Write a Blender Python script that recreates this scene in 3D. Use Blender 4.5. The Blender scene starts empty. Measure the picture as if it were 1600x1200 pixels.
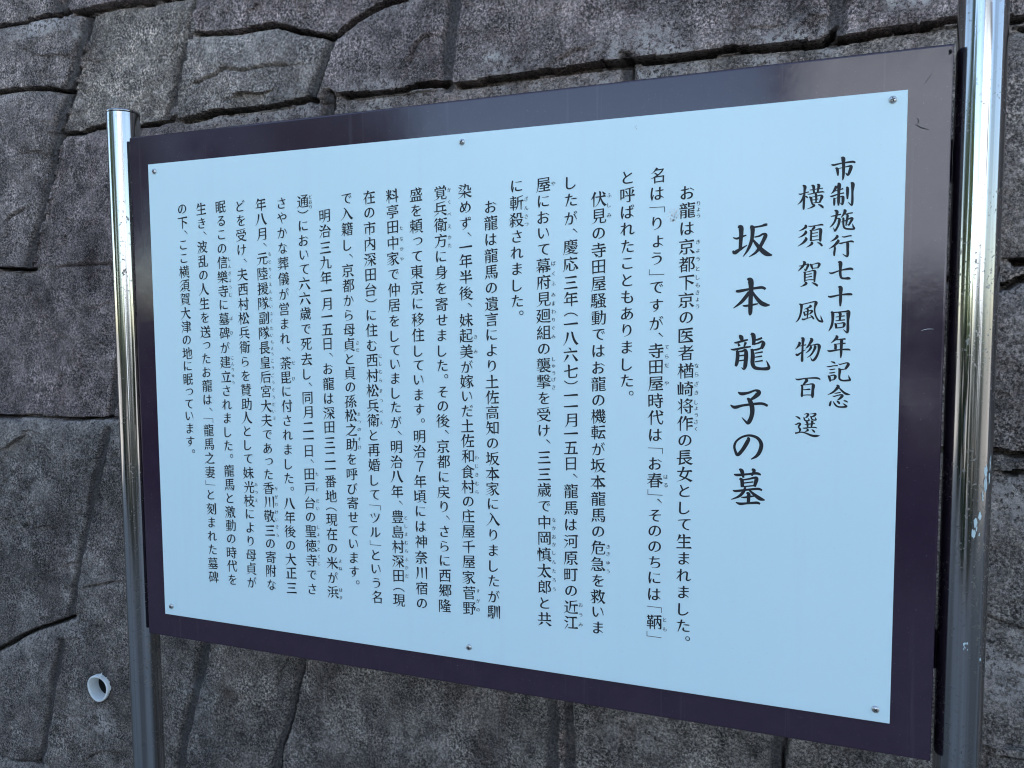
import bpy, bmesh, math, random
import numpy as np
from mathutils import Vector, Matrix, Vector as V2
from mathutils.geometry import delaunay_2d_cdt

# ------------------------------------------------------------------ camera, sky, sun, exposure
scene = bpy.context.scene
COL = scene.collection
Z0 = 1.716                              # height of the white plate's top edge; plate front lies at Y = 0

def W(x, y, z=0.0):
    """metres right of and below the plate's top left corner, z behind its front -> world"""
    return Vector((x, z, Z0-y))

cam_d = bpy.data.cameras.new('camera')
cam = bpy.data.objects.new('camera', cam_d); COL.objects.link(cam); scene.camera = cam
cam_d.sensor_width = 36.0; cam_d.lens = 1234.28/1600*36
cam_d.clip_start = 0.02; cam_d.clip_end = 600
RIGHT = Vector((0.93835867, 0.34561047, -0.00603342))
UP = -Vector((0.01916552, -0.06944807, -0.99740145))
BACK = -Vector((-0.3451314, 0.93580466, -0.07179105))
m = Matrix((RIGHT, UP, BACK)).transposed().to_4x4()
m.translation = W(0.81378671, 0.21633716, -0.82702693)
cam.matrix_world = m

SUN_EL, SUN_AZ = math.radians(36), math.radians(14)   # the sun stands behind the wall, a little to the right
world = bpy.data.worlds.new('World'); scene.world = world; world.use_nodes = True
nt = world.node_tree
bg = nt.nodes['Background']
sky = nt.nodes.new('ShaderNodeTexSky'); sky.sky_type = 'NISHITA'; sky.sun_disc = False
sky.sun_elevation = SUN_EL; sky.sun_rotation = SUN_AZ
nt.links.new(sky.outputs[0], bg.inputs[0]); bg.inputs[1].default_value = 0.14
sun_d = bpy.data.lights.new('sun', 'SUN'); sun_d.energy = 4.0; sun_d.angle = math.radians(0.5); sun_d.color = (1.0, 0.965, 0.91)
sun = bpy.data.objects.new('sun', sun_d); COL.objects.link(sun)
to_sun = Vector((math.sin(SUN_AZ)*math.cos(SUN_EL), math.cos(SUN_AZ)*math.cos(SUN_EL), math.sin(SUN_EL)))
sun.rotation_euler = to_sun.to_track_quat('Z', 'Y').to_euler()
scene.view_settings.view_transform = 'Standard'; scene.view_settings.look = 'None'
scene.view_settings.exposure = 1.73; scene.view_settings.gamma = 1.0
scene.render.engine = 'CYCLES'; scene.cycles.max_bounces = 8
scene.cycles.use_denoising = True; scene.cycles.filter_width = 1.1

# ------------------------------------------------------------------ helpers
def link(name, me, mats=(), parent=None, smooth=False):
    o = bpy.data.objects.new(name, me); COL.objects.link(o)
    for k in mats: me.materials.append(k)
    if parent: o.parent = parent; o.matrix_parent_inverse = parent.matrix_world.inverted()
    if smooth: me.polygons.foreach_set('use_smooth', [True]*len(me.polygons))
    return o
def from_bm(name, bm, mats, parent=None, smooth=False):
    me = bpy.data.meshes.new(name); bm.normal_update(); bm.to_mesh(me); bm.free()
    return link(name, me, mats, parent, smooth)
def box(bm, lo, hi, bevel=0.0, seg=2):
    r = bmesh.ops.create_cube(bm, size=1.0)
    lo, hi = Vector(lo), Vector(hi)
    for v in r['verts']: v.co = (lo+hi)/2+Vector((v.co.x*(hi.x-lo.x), v.co.y*(hi.y-lo.y), v.co.z*(hi.z-lo.z)))
    if bevel:
        es = list({e for v in r['verts'] for e in v.link_edges})
        bmesh.ops.bevel(bm, geom=es, offset=bevel, segments=seg, affect='EDGES', profile=.6)
def lathe(bm, prof, seg=64, axis_x=0.0, axis_y=0.0):
    """surface of revolution about a vertical axis, prof = [(radius, z)]"""
    rings = []
    for r, z in prof:
        if r < 1e-6: rings.append([bm.verts.new((axis_x, axis_y, z))]); continue
        rings.append([bm.verts.new((axis_x+r*math.cos(2*math.pi*k/seg), axis_y+r*math.sin(2*math.pi*k/seg), z)) for k in range(seg)])
    for a, b in zip(rings, rings[1:]):
        for k in range(seg):
            q = (k+1) % seg
            if len(a) == 1: bm.faces.new((a[0], b[q], b[k]))
            elif len(b) == 1: bm.faces.new((a[k], a[q], b[0]))
            else: bm.faces.new((a[k], a[q], b[q], b[k]))
def tag(o, label=None, cat=None, kind=None, group=None):
    if label: o['label'] = label
    if cat: o['category'] = cat
    if kind: o['kind'] = kind
    if group: o['group'] = group
    return o
def mat(name):
    k = bpy.data.materials.new(name); k.use_nodes = True
    return k, k.node_tree, k.node_tree.nodes['Principled BSDF']
def node(t, kind, **kw):
    n = t.nodes.new(kind)
    for a, b in kw.items():
        if hasattr(n, a) and a not in ('inputs',): setattr(n, a, b)
    return n
def noise(t, vec, scale, detail=4, rough=.6):
    n = t.nodes.new('ShaderNodeTexNoise'); n.inputs['Scale'].default_value = scale
    n.inputs['Detail'].default_value = detail; n.inputs['Roughness'].default_value = rough
    t.links.new(vec, n.inputs['Vector']); return n.outputs['Fac']
def ramp(t, fac, stops, interp='LINEAR'):
    n = t.nodes.new('ShaderNodeValToRGB'); n.color_ramp.interpolation = interp
    while len(n.color_ramp.elements) < len(stops): n.color_ramp.elements.new(.5)
    for e, (p, c) in zip(n.color_ramp.elements, stops):
        e.position = p; e.color = (c, c, c, 1) if isinstance(c, (int, float)) else (*c, 1)
    t.links.new(fac, n.inputs[0]); return n.outputs[0]
def mix(t, fac, a, b, mode='MIX'):
    n = t.nodes.new('ShaderNodeMix'); n.data_type = 'RGBA'; n.blend_type = mode
    for sock, v in ((n.inputs[0], fac), (n.inputs[6], a), (n.inputs[7], b)):
        if isinstance(v, (int, float)): sock.default_value = v
        elif isinstance(v, tuple): sock.default_value = (*v, 1)
        else: t.links.new(v, sock)
    return n.outputs[2]
def bump(t, b, height, strength, dist):
    n = t.nodes.new('ShaderNodeBump'); n.inputs['Strength'].default_value = strength; n.inputs['Distance'].default_value = dist
    t.links.new(height, n.inputs['Height']); t.links.new(n.outputs[0], b.inputs['Normal']); return n
def coords(t, scale=None):
    n = t.nodes.new('ShaderNodeTexCoord')
    if not scale: return n.outputs['Object']
    k = t.nodes.new('ShaderNodeMapping'); k.inputs['Scale'].default_value = scale
    t.links.new(n.outputs['Object'], k.inputs[0]); return k.outputs[0]
def attr(t, name):
    n = t.nodes.new('ShaderNodeAttribute'); n.attribute_name = name; return n

# ------------------------------------------------------------------ materials
def stone_material():
    k, t, b = mat('stone'); v = coords(t)
    A = noise(t, v, 6, 6, .62); B = noise(t, v, 34, 6, .66); C = noise(t, v, 290, 4, .78); G = noise(t, v, 560, 2, .6); M = noise(t, v, 21, 4, .6)
    tint = attr(t, 'stone_tint').outputs['Color']
    dirt_shade = attr(t, 'dirt_shade').outputs['Fac']; lich = attr(t, 'lichen').outputs['Fac']
    a = ramp(t, A, [(.33, .50), (.5, .95), (.67, 1.5)])
    bb = ramp(t, B, [(.30, .42), (.48, .88), (.68, 1.65)])
    strong = ramp(t, C, [(.40, .16), (.47, .52), (.53, 1.15), (.60, 2.7)])
    weak = ramp(t, C, [(.38, .60), (.50, 1.20), (.61, 2.0)])
    c = mix(t, ramp(t, M, [(.36, .15), (.60, 1)]), weak, strong)
    col = mix(t, 1.0, mix(t, 1.0, tint, c, 'MULTIPLY'), mix(t, 1.0, a, bb, 'MULTIPLY'), 'MULTIPLY')
    fl = mix(t, 1.0, ramp(t, G, [(.575, 0), (.61, 1)]), ramp(t, noise(t, v, 55, 4, .6), [(.38, .12), (.58, .95)]), 'MULTIPLY')
    col = mix(t, fl, col, (.42, .35, .32))
    pit = ramp(t, noise(t, v, 300, 3, .6), [(.32, .85), (.40, 0)])
    col = mix(t, pit, col, (.028, .022, .020))
    stain = ramp(t, noise(t, coords(t, (14, 14, 4.5)), 1.0, 6, .65), [(.50, 0), (.66, .62)])
    col = mix(t, stain, col, mix(t, 1.0, col, (.42, .36, .37), 'MULTIPLY'))
    rust = ramp(t, noise(t, v, 13, 5, .65), [(.60, 0), (.74, .45)])
    col = mix(t, rust, col, (.105, .066, .046))
    lm = mix(t, 1.0, ramp(t, noise(t, v, 190, 4, .7), [(.44, 0), (.54, 1)]), lich, 'MULTIPLY')
    col = mix(t, lm, col, (.60, .54, .50))
    mort = ramp(t, C, [(.38, (.042, .037, .036)), (.62, (.105, .094, .090))])
    col = mix(t, mix(t, 1.0, attr(t, 'mortar').outputs['Fac'], (.85,)*3, 'MULTIPLY'), col, mort)
    col = mix(t, dirt_shade, col, (.016, .012, .010))  # near-black dirt, with the shade of open joints put into the colour
    t.links.new(col, b.inputs['Base Color']); b.inputs['Roughness'].default_value = .85
    b.inputs['Specular IOR Level'].default_value = .3
    bump(t, b, mix(t, .25, mix(t, .15, C, B), G), .9, .005)
    return k
def steel_material():
    k, t, b = mat('stainless_steel'); v = coords(t)
    b.inputs['Metallic'].default_value = 1.0
    sp = ramp(t, noise(t, v, 260, 3, .6), [(.585, 0), (.64, 1)])
    zone = ramp(t, noise(t, v, 14, 3, .6), [(.45, 0), (.66, 1)])
    spot = mix(t, 1.0, sp, zone, 'MULTIPLY')
    reflection_streaks = ramp(t, noise(t, coords(t, (150, 150, 1.2)), 1.0, 2, .5), [(.38, 0.0), (.66, 1)])  # upright streaks painted into colour and roughness, imitating reflected sunlit things
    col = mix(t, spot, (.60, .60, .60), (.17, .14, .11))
    t.links.new(mix(t, mix(t, 1.0, reflection_streaks, (.80,)*3, 'MULTIPLY'), col, (.25, .245, .235)), b.inputs['Base Color'])
    r = mix(t, reflection_streaks, (.07,)*3, (.19,)*3)
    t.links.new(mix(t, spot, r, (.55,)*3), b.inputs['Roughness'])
    bump(t, b, noise(t, coords(t, (700, 700, 2)), 1.0, 2, .5), .02, .0004)
    return k
def paint_material():
    k, t, b = mat('maroon_paint'); v = coords(t)
    c = ramp(t, noise(t, v, 30, 4, .6), [(.3, (.035, .020, .036)), (.7, (.043, .025, .043))])
    dust = ramp(t, noise(t, v, 700, 2, .5), [(.70, 0), (.76, .35)])
    drip = ramp(t, noise(t, coords(t, (90, 90, 2.5)), 1.0, 3, .6), [(.62, 0), (.78, .22)])
    c = mix(t, drip, c, (.16, .14, .17))
    t.links.new(mix(t, dust, c, (.25, .22, .22)), b.inputs['Base Color'])
    t.links.new(ramp(t, noise(t, v, 40, 4, .6), [(.3, .09), (.7, .15)]), b.inputs['Roughness'])
    b.inputs['IOR'].default_value = 1.6
    bump(t, b, noise(t, v, 160, 2, .5), .035, .001)
    return k
def plate_material():
    k, t, b = mat('white_plate'); v = coords(t)
    c = ramp(t, noise(t, v, 5, 4, .55), [(.3, (.725, .915, .935)), (.7, (.755, .935, .95))])
    drip = ramp(t, noise(t, coords(t, (55, 55, 2.2)), 1.0, 4, .6), [(.55, 0), (.75, .10)])
    c = mix(t, drip, c, (.62, .72, .74))
    c = mix(t, ramp(t, noise(t, v, 420, 2, .5), [(.715, 0), (.75, .35)]), c, (.45, .50, .50))
    t.links.new(c, b.inputs['Base Color'])
    t.links.new(ramp(t, noise(t, v, 9, 4, .6), [(.3, .30), (.7, .42)]), b.inputs['Roughness'])
    return k
def flat_material(name, col, rough=.5, metal=0.0, var=.15, scale=120):
    k, t, b = mat(name); v = coords(t)
    t.links.new(ramp(t, noise(t, v, scale, 4, .6), [(.3, tuple(c*(1-var) for c in col)), (.7, tuple(c*(1+var) for c in col))]), b.inputs['Base Color'])
    b.inputs['Roughness'].default_value = rough; b.inputs['Metallic'].default_value = metal
    return k
STONE = stone_material(); STEEL = steel_material(); MAROON = paint_material(); PLATE = plate_material()
INK = flat_material('black_ink', (.006, .008, .012), .6)
SCREW = flat_material('screw_steel', (.60, .59, .57), .34, 1.0, .2, 900)
DARK = flat_material('dark_recess', (.02, .02, .02), .7)
PVC = flat_material('pale_plastic', (.78, .80, .78), .45, 0, .12, 60)
SCUFF = flat_material('bare_white_scuff', (.82, .82, .80), .6)
SCRATCH = flat_material('dark_scratch', (.012, .010, .012), .7)
DROP = flat_material('pale_paint_spot', (.55, .66, .66), .6)
CONCRETE = flat_material('pale_concrete', (.31, .285, .25), .9, 0, .15, 40)
SOIL = flat_material('ground', (.20, .19, .17), .95, 0, .3, 3)

# ------------------------------------------------------------------ ground
def sheet(name, x0, x1, y0, y1, z, k):
    bm = bmesh.new(); bmesh.ops.create_grid(bm, x_segments=8, y_segments=8, size=.5)
    for q in bm.verts: q.co = Vector((x0+(q.co.x+.5)*(x1-x0), y0+(q.co.y+.5)*(y1-y0), z))
    return tag(from_bm(name, bm, [k]), kind='structure')
sheet('ground', -250, 250, -250, 250, 0.0, SOIL)
sheet('road', -250, 250, -6.0, -.02, .004, CONCRETE)

# ------------------------------------------------------------------ lettering: characters, places measured in 0.1 mm on the plate
HEAD_STROKES = [
[('市',[[(84402,5722,80),(84584,5830,319),(84633,6215,255),(84654,6980,223),(84635,7573,176),(84586,7867,56)],[(83574,6283,56),(83776,6371,161),(84494,6255,104),(85406,6189,174),(85665,6314,119)],[(83923,6663,88),(84086,6768,225),(84154,7156,184),(84168,7413,96)],[(84085,6747,64),(84583,6678,72),(85058,6594,119),(85297,6646,262),(85189,7103,238),(85037,7389,175),(84833,7184,56)]]),('制',[[(83920,8355,88),(83991,8488,225),(83830,8841,161),(83601,9074,32)],[(83910,8846,64),(84309,8743,72),(84667,8647,128)],[(83509,9291,48),(83679,9311,137),(84238,9144,96),(84736,9061,112)],[(84136,8156,88),(84279,8272,313),(84282,8955,217),(84276,9809,225),(84278,10237,104)],[(83803,9502,81),(83886,9593,177),(83895,10000,169),(83891,10214,89)],[(83865,9570,56),(84284,9446,64),(84603,9381,136),(84666,9512,224),(84648,9959,200),(84600,10149,120),(84416,9967,40)],[(84911,8536,72),(85033,8641,223),(85046,9216,199),(85049,9676,104)],[(85311,8129,71),(85494,8311,285),(85479,9031,175),(85491,9924,191),(85427,10252,135),(85126,9937,40)]]),('施',[[(83929,10643,81),(84153,10784,241),(84140,11126,201)],[(83618,11219,57),(83880,11177,105),(84520,11053,104)],[(84121,11168,185),(83991,11677,161),(83777,12031,129),(83539,12265,32)],[(84027,11485,64),(84268,11433,97),(84391,11568,209),(84302,12079,177),(84070,12540,161),(83991,12580,121),(83872,12294,40)],[(84751,10625,96),(84874,10781,240),(84741,11095,160),(84508,11403,32)],[(84761,11096,56),(85198,11013,96),(85555,10968,103)],[(84536,11799,56),(84934,11674,88),(85328,11489,135),(85508,11541,223),(85338,11917,159),(85223,12103,136),(85101,12012,40)],[(84981,11108,96),(85103,11221,184),(85035,11730,160),(84977,12177,80)],[(84648,11389,72),(84738,11501,168),(84750,12015,152),(84869,12364,152),(85271,12490,144),(85709,12490,143),(85625,12272,135),(85539,11991,24)]]),('行',[[(84161,13009,97),(84225,13171,234),(84008,13399,162),(83641,13607,32)],[(84231,13451,97),(84315,13606,242),(84020,13960,186),(83534,14294,32)],[(84022,14024,121),(84047,14263,162),(84004,14693,170),(84002,14995,113)],[(84639,13168,56),(84848,13221,112),(85207,13151,112),(85505,13122,104)],[(84399,13781,72),(84581,13811,129),(85019,13709,96),(85497,13656,159),(85718,13756,80)],[(84980,13720,96),(85162,13835,224),(85181,14480,200),(85196,14824,208),(85122,15071,144),(84743,14807,40)]]),('七',[[(83569,16539,49),(83835,16633,154),(84557,16395,97),(85437,16249,200),(85699,16365,120)],[(84346,15576,73),(84562,15682,306),(84574,16223,209),(84585,16742,201),(84693,17091,169),(85017,17164,169),(85297,17159,232),(85507,17221,80)]]),('十',[[(83523,18802,49),(83761,18894,171),(84609,18727,121),(85452,18674,200),(85693,18748,96)],[(84410,17950,73),(84634,18064,315),(84656,18693,234),(84654,19345,226),(84641,19831,105)]]),('周',[[(83801,20367,90),(83978,20487,244),(83994,21209,195),(83884,21777,187),(83649,22223,41)],[(83957,20421,106),(84564,20376,105),(85168,20327,145),(85371,20417,321),(85357,21220,201),(85366,22003,225),(85302,22351,145),(84972,22036,40)],[(84250,20853,65),(84654,20791,89),(85056,20739,97)],[(84484,20428,97),(84656,20517,226),(84648,20865,186),(84623,21214,162)],[(84250,21211,57),(84662,21171,97),(85097,21122,97)],[(84174,21464,81),(84286,21583,187),(84335,21955,162)],[(84224,21525,57),(84588,21467,73),(84950,21413,137),(85042,21544,226),(84979,21805,145)],[(84354,21911,89),(85000,21818,97)]]),('年',[[(84309,22620,97),(84414,22786,244),(84237,23049,179),(83877,23378,33)],[(84278,23058,73),(84743,22997,97),(85186,22953,145)],[(84185,23479,81),(84631,23434,81),(85196,23377,113)],[(84165,23488,98),(84310,23619,211),(84297,23970,195)],[(83585,24039,49),(83812,24139,163),(84644,24004,114),(85411,23975,161),(85654,24052,72)],[(84662,23005,97),(84827,23115,243),(84822,23837,219),(84816,24494,170),(84791,24810,73)]]),('記',[[(83915,25152,49),(84182,25237,147),(84327,25337,73)],[(83544,25641,49),(83782,25652,106),(84189,25559,90),(84555,25541,106)],[(83797,25947,57),(84034,25922,98),(84339,25874,73)],[(83763,26270,57),(84000,26254,106),(84333,26183,73)],[(83670,26524,82),(83804,26654,205),(83871,26941,164),(83904,27126,82)],[(83802,26579,82),(84209,26471,114),(84355,26623,228),(84239,26926,98)],[(83913,26975,98),(84259,26912,90)],[(84612,25365,57),(84756,25421,97),(85078,25329,89),(85359,25270,121),(85484,25422,242),(85290,25774,186),(85212,25898,121)],[(84686,25949,81),(84969,25910,89),(85252,25863,65)],[(84582,25849,73),(84735,25957,227),(84710,26486,171),(84746,26837,154),(85034,26987,146),(85599,26946,161),(85678,26887,145),(85593,26691,121),(85527,26451,24)]]),('念',[[(84494,27415,90),(84620,27589,269),(84403,27903,188),(84123,28175,147),(83697,28407,33)],[(84683,27654,89),(84933,27936,146),(85223,28194,186),(85468,28298,162),(85732,28336,32)],[(84308,28237,57),(84491,28220,90),(84876,28127,97)],[(84150,28507,57),(84314,28534,106),(84659,28419,98),(84922,28369,138),(85006,28486,227),(84788,28756,163),(84588,28894,57)],[(84037,28975,57),(83960,29199,164),(83897,29512,140)],[(84223,29023,49),(84351,29277,131),(84601,29514,139),(84969,29569,146),(85334,29523,178),(85413,29459,138),(85248,29318,113),(85062,29191,24)],[(84528,28962,65),(84694,29113,179),(84800,29287,90)],[(85138,28924,57),(85321,28963,130),(85526,29077,73)]])],
[('横',[[(80683,8866,44),(80831,8947,107),(81181,8854,87),(81591,8766,97)],[(81021,8093,83),(81230,8260,252),(81206,8665,175),(81187,9173,170),(81168,9682,185),(81153,10191,185),(81158,10447,97)],[(81148,9018,146),(81045,9368,160),(80857,9689,122),(80593,9924,29)],[(81284,9154,73),(81406,9225,126),(81505,9333,63)],[(81672,8593,58),(81997,8576,87),(82380,8525,72),(82857,8493,86)],[(81807,8145,72),(82002,8247,217),(82032,8566,183),(82063,8897,144)],[(82335,8079,86),(82481,8216,240),(82440,8542,182),(82387,8867,134)],[(81486,8975,39),(81715,8977,87),(82147,8898,87),(82769,8828,120),(82997,8881,57)],[(81624,9226,58),(81795,9363,203),(81849,9646,159),(81928,9956,121)],[(81770,9285,63),(82154,9246,67),(82656,9150,120),(82778,9297,249),(82688,9570,182),(82575,9854,134)],[(82196,8931,144),(82260,9138,183),(82267,9494,154),(82262,9823,106)],[(81920,9561,72),(82208,9528,67),(82471,9481,86)],[(81974,9857,68),(82286,9825,72),(82598,9830,72)],[(81904,9954,72),(82099,10080,193),(81885,10246,121),(81465,10388,24)],[(82445,9986,43),(82700,10128,168),(82919,10331,144),(82967,10346,48)]]),('須',[[(81312,11892,97),(81389,12075,233),(81150,12294,146),(80739,12480,34)],[(81335,12457,88),(81400,12639,224),(81137,12909,146),(80727,13111,34)],[(81336,13110,88),(81436,13281,233),(81151,13629,161),(80681,13944,34)],[(81618,12035,58),(81849,12072,87),(82330,12006,82),(82809,11954,144),(82978,12026,72)],[(82115,12085,121),(82141,12188,203),(82023,12336,169),(81929,12459,97)],[(81747,12438,87),(81883,12559,169),(81879,12968,160),(81877,13480,170)],[(81929,12459,58),(82218,12447,68),(82577,12350,120),(82736,12472,250),(82723,13006,211),(82720,13465,183),(82698,13566,87)],[(81959,12754,68),(82224,12723,72),(82488,12689,82)],[(81965,13061,68),(82230,13035,72),(82495,13001,82)],[(81949,13444,73),(82358,13385,77),(82671,13391,82)],[(81890,13557,97),(81978,13715,218),(81764,13911,121),(81452,14078,29)],[(82459,13607,43),(82727,13771,159),(82887,13982,144),(82912,14021,58)]]),('賀',[[(81185,15419,73),(81334,15540,234),(81241,15794,185),(81051,16046,161),(80751,16363,39)],[(80827,15853,59),(81071,15828,83),(81363,15760,88),(81581,15689,97),(81667,15770,209),(81587,16012,175),(81458,16291,146),(81410,16303,98),(81284,16105,34)],[(81835,15685,73),(81959,15818,184),(82024,16025,155),(82101,16221,73)],[(81994,15742,63),(82235,15698,68),(82524,15631,121),(82683,15751,217),(82557,16081,121)],[(82098,16105,73),(82340,16087,77),(82593,16074,87)],[(81254,16440,73),(81378,16547,161),(81386,16960,151),(81382,17399,122)],[(81401,16470,59),(81741,16416,73),(82127,16324,107),(82299,16445,232),(82284,16907,194),(82270,17447,121)],[(81454,16704,63),(81721,16665,78),(82012,16617,97)],[(81459,16967,63),(81726,16931,83),(82041,16875,97)],[(81416,17271,68),(81780,17203,83),(82193,17214,82)],[(81407,17400,83),(81519,17558,219),(81303,17734,137),(81000,17869,29)],[(82028,17467,39),(82298,17603,160),(82543,17789,169),(82597,17816,72)]]),('風',[[(80909,19529,69),(81120,19675,221),(81128,20091,177),(81040,20637,162),(80876,21052,133),(80635,21337,35)],[(81070,19622,98),(81630,19488,88),(82284,19344,121),(82456,19463,266),(82367,19849,146),(82351,20237,126),(82457,20704,126),(82708,21146,145),(82977,21265,169),(83098,21279,121),(82983,20993,121),(82897,20683,24)],[(81877,19661,88),(81977,19779,195),(81736,19931,122),(81372,20068,29)],[(81316,20302,59),(81404,20433,147),(81483,20719,108)],[(81377,20328,59),(81694,20267,73),(81985,20180,107),(82108,20272,195),(81966,20465,122),(81895,20542,58)],[(81469,20615,73),(81700,20566,73),(81943,20504,73)],[(81617,20046,98),(81728,20125,161),(81711,20488,137),(81694,20903,98)],[(81194,20977,88),(81342,21056,147),(81707,20943,88),(82143,20804,73)],[(81970,20647,44),(82143,20804,136),(82269,21013,122),(82282,21065,49)]]),('物',[[(80930,23255,84),(81031,23399,227),(80877,23714,148),(80635,23990,30)],[(80974,23675,59),(81244,23621,84),(81635,23529,98)],[(81144,22863,59),(81330,22955,270),(81326,23399,187),(81311,23922,162),(81299,24577,187),(81291,25049,207),(81290,25220,98)],[(80692,24437,124),(80843,24541,188),(81135,24342,123),(81426,24118,83),(81608,24013,29)],[(81990,22890,98),(82139,23059,268),(81952,23450,186),(81786,23712,137),(81594,23908,29)],[(81906,23607,73),(82320,23541,88),(82683,23488,146),(82832,23670,267),(82804,24047,194),(82680,24516,194),(82469,24908,205),(82252,25067,146),(82063,24768,34)],[(82005,23659,98),(82080,23776,195),(81915,24077,137),(81615,24360,34)],[(82370,23606,122),(82470,23762,209),(82308,24179,156),(82071,24546,122),(81746,24796,34)]]),('百',[[(80700,26867,35),(80962,26960,148),(81650,26830,98),(82652,26774,156),(83008,26924,87)],[(81627,26883,147),(81752,27025,255),(81585,27278,177),(81417,27518,123)],[(81207,27509,89),(81345,27598,173),(81353,28046,153),(81337,28495,197),(81341,28680,99)],[(81368,27506,74),(81785,27445,83),(82225,27371,132),(82375,27525,269),(82334,27946,225),(82325,28471,235),(82313,28748,108)],[(81401,27966,74),(81721,27933,93),(81990,27901,137),(82125,27911,73)],[(81387,28507,84),(81805,28458,88),(82246,28460,98)]]),('選',[[(80782,30608,35),(81033,30706,149),(81209,30846,124),(81263,30844,49)],[(81584,30401,49),(81816,30309,98),(81941,30384,207),(81847,30625,138),(81701,30710,74)],[(81515,30689,59),(81591,30766,123),(81631,30924,123),(81781,31024,123),(82026,30989,123),(82037,30883,98),(81960,30754,30)],[(82149,30338,44),(82430,30289,83),(82602,30323,220),(82484,30525,147),(82240,30599,74)],[(82165,30535,59),(82241,30665,123),(82318,30847,113),(82491,30920,117),(82674,30887,127),(82660,30782,98),(82584,30627,29)],[(81652,31387,49),(81935,31363,98),(82229,31312,88),(82596,31264,83)],[(81733,31132,59),(81883,31206,172),(81925,31495,148),(81930,31707,108)],[(82211,30996,74),(82348,31110,196),(82305,31402,162),(82273,31641,108)],[(81474,31751,40),(81671,31757,114),(82114,31674,84),(82604,31642,103),(82801,31713,59)],[(81845,31790,59),(81946,31932,187),(81825,32042,108),(81667,32142,30)],[(82301,31851,39),(82464,31977,147),(82614,32143,98)],[(80735,31394,45),(80872,31415,99),(81068,31289,124),(81219,31363,198),(81123,31579,139),(81101,31686,124),(81241,31893,173),(81207,32054,124),(81086,32218,50)],[(80776,32297,149),(80913,32265,139),(81209,32181,99),(81506,32175,109),(81829,32268,133),(82177,32412,172),(82498,32491,206),(82792,32479,186),(83085,32440,24)]])]]
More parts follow.
